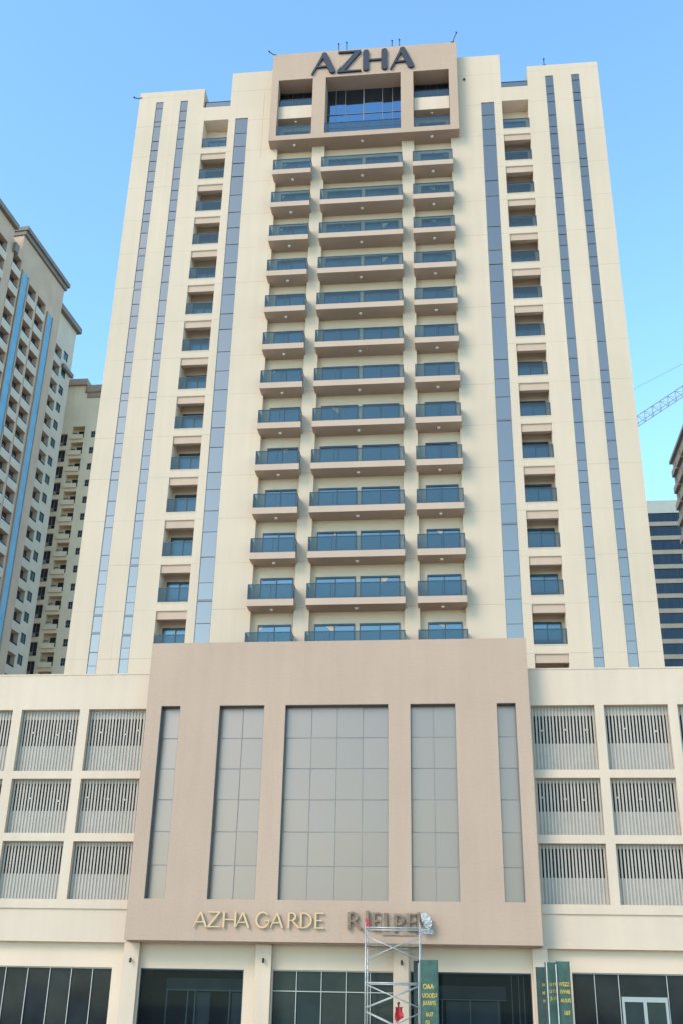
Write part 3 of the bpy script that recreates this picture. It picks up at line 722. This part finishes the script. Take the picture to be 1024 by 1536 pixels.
# beige building behind
Bd = thing('beige_apartment_block', 'beige apartment block with stacked balconies in the gap left of the main tower', 'building', (-60, 92, 0))
w = MB(); zb = list(rows_down(90.5, 3.12, 40)); zb2 = list(rows_down(91.9, 3.12, 40)); zb3 = list(rows_down(90.9, 3.12, 40))
hl = [(-3.95, -2.42, z-2.3, z, .5) for z in zb]+[(-1.72, .5, z-2.35, z, 1.2) for z in zb2]+[(1.7, 2.45, z-1.25, z, .25) for z in zb3]
grid_wall(w, 0, [(-14, -.35, 0, 100.1), (-.35, 14, 0, 98.6)], hl, 14); w.quad((-14, 1.2, 30), (8, 1.2, 30), (8, 1.2, 96), (-14, 1.2, 96))
w.build('wall', M['b_wall'], Bd)
c = MB(); c.box(-14.3, -.05, -.5, 14, 100.1, 101.3); c.box(.0, 14, -.4, 14, 98.6, 100.0); c.box(.15, 14, -.2, 14, 97.6, 98.597); c.build('cornice', M['a_brown'], Bd)
def rep(mk, locs):
    p = None
    for L in locs:
        p = mk(L) if p is None else (dup(p, L, Bd) and p)
def mkw(L):
    c = MB(); c.quad((-.765, .42, -2.3), (.765, .42, -2.3), (.765, .42, 0), (-.765, .42, 0)); c.box(-.765, .765, .30, .41, -1.55, -1.48, 1); c.box(-.03, .03, .3, .41, -2.3, 0, 1); c.box(-.5, .15, -.25, .2, -2.28, -1.75, 1)
    return c.build('window', [M['a_dark'], M['mull']], Bd, L)
rep(mkw, [(-3.185, 0, z) for z in zb])
def mkb(L):
    c = MB(); c.box(-1.2, 1.05, -.35, -.002, -2.55, -2.35); c.box(-1.2, 1.05, -.35, -.30, -2.35, -1.75, 0); c.box(-.3, .9, 1.1, 1.19, -2.3, -.4, 1); c.box(-1.0, -.3, .2, .5, -1.2, -1.1, 2)
    return c.build('balcony', [M['b_wall'], M['a_dark'], M['mull']], Bd, L)
rep(mkb, [(-.61, 0, z) for z in zb2])
def mks(L):
    c = MB(); c.quad((-.375, .2, -1.25), (.375, .2, -1.25), (.375, .2, 0), (-.375, .2, 0)); c.box(-.03, .03, .13, .19, -1.25, 0, 1); c.box(-.375, .375, .13, .19, -.7, -.64, 1)
    return c.build('small_window', [M['a_dark'], M['mull']], Bd, L)
rep(mks, [(2.075, 0, z) for z in zb3])

# office block behind on the right
Cd = thing('office_block', 'grey office block with dark ribbon windows behind the right side of the main tower', 'building', (52, 160, 0))
w = MB(); w.box(-11, 12, .25, 22, 0, 103.9); w.build('core_wall', M['c_glass'], Cd)
c = MB(); c.box(-11.1, 12.1, 0, 22.1, 103.6, 106.7); c.build('parapet', M['c_top'], Cd)
zc = 103.6-2.15; sp = None
while zc > 30:
    if sp is None:
        c = MB(); c.box(-11.05, 12.05, 0, 22.05, -1.0, 0); sp = c.build('floor_band', M['c_band'], Cd, (0, 0, zc))
    else: dup(sp, (0, 0, zc), Cd)
    zc -= 3.42
c = MB()
for k in range(16): c.box(-11+k*1.5, -10.94+k*1.5, .19, .249, 30, 103.5)
c.build('mullion', M['dframe'], Cd)

# apartment block at the right edge, its side facing the tower
Dd = thing('balcony_apartment_block', 'brownish apartment block with deep dark balconies at the right edge', 'building', (39.85, 100, 0), R(-90))
# local x runs toward the camera (world -y), local front -y faces world -x
zd = list(rows_down(84.4, 3.0, 45)); cd = [(.9+3.9*k, 4.1+3.9*k) for k in range(6)]
w = MB(); hl = [(a, b, z-2.0, z, 1.2) for a, b in cd for z in zd]
grid_wall(w, 0, [(0, 25, 0, 85.2)], hl, 18); w.quad((0, 1.2, 35), (25, 1.2, 35), (25, 1.2, 85), (0, 1.2, 85), 1)
w.quad((0, 18, 0), (0, 18, 85.2), (25, 18, 85.2), (25, 18, 0)); w.build('wall', [M['d_wall'], M['a_dark']], Dd)
sp = None
for a, b in cd:
    for z in zd:
        if sp is None:
            c = MB(); c.box(-1.7, 1.7, -.55, -.002, -2.25, -2.0); c.box(-1.7, 1.7, -.55, -.48, -2.0, -1.2); sp = c.build('balcony', M['d_wall'], Dd, ((a+b)/2, 0, z))
        else: dup(sp, ((a+b)/2, 0, z), Dd)
c = MB(); c.box(-.4, 25.4, -.5, 18.4, 85.2, 85.7); c.build('cornice', M['cornice'], Dd)

# ------------------------------------------------------------------ luffing crane behind the tower
K = thing('tower_crane', 'steel lattice crane jib rising to the right behind the tower', 'crane', (12, 112, 0))
m_ = MB()
for sx in (-1, 1):
    for sy in (-1, 1): m_.tube((sx, sy, 0), (sx, sy, 81), .12)
for k in range(27):
    for sx in (-1, 1):
        m_.tube((sx, -1, k*3), (sx, 1, k*3+3), .06); m_.tube((-1, sx, k*3), (1, sx, k*3+3), .06)
m_.build('mast', M['steel'], K)
c = MB(); c.box(-6, 2, -1.6, 1.6, 81, 82.2); c.box(-6, -3.5, -1.4, 1.4, 79.5, 81); c.build('counter_deck', M['mull'], K)
c = MB(); c.box(.9, 2.6, -2.9, -1.6, 81.2, 83.4); c.build('cab', M['white'], K)
j = MB(); p0 = Vector((1.5, 0, 83.3)); d = Vector((45.98-37.2, 0, 6.0)).normalized(); nrm = Vector((-d.z, 0, d.x)); Lj = 52
bot = lambda t: [p0+d*t+Vector((0, s*.75, 0)) for s in (-1, 1)]
topc = lambda t: p0+d*t+nrm*1.55
for s in (0, 1): j.tube(bot(0)[s], bot(Lj)[s], .075)
j.tube(topc(1), topc(Lj-1), .09)
t = 0; k = 0
while t < Lj-1.6:
    for s in (0, 1):
        j.tube(bot(t)[s], topc(t+.9), .045); j.tube(topc(t+.9), bot(t+1.8)[s], .045)
    j.tube(bot(t)[0], bot(t)[1], .045); t += 1.8
j.build('jib', M['crane'], K)
c = MB(); apex = Vector((-3, 0, 92)); c.tube((-1, 0, 82), apex, .15); c.tube((-5, 0, 82), apex, .12); c.build('gantry', M['mull'], K)
c = MB(); c.tube(apex, topc(Lj-2)+nrm*3, .045); c.tube(topc(Lj-2), topc(Lj-2)+nrm*3, .06); c.build('pendant_line', M['crane'], K)
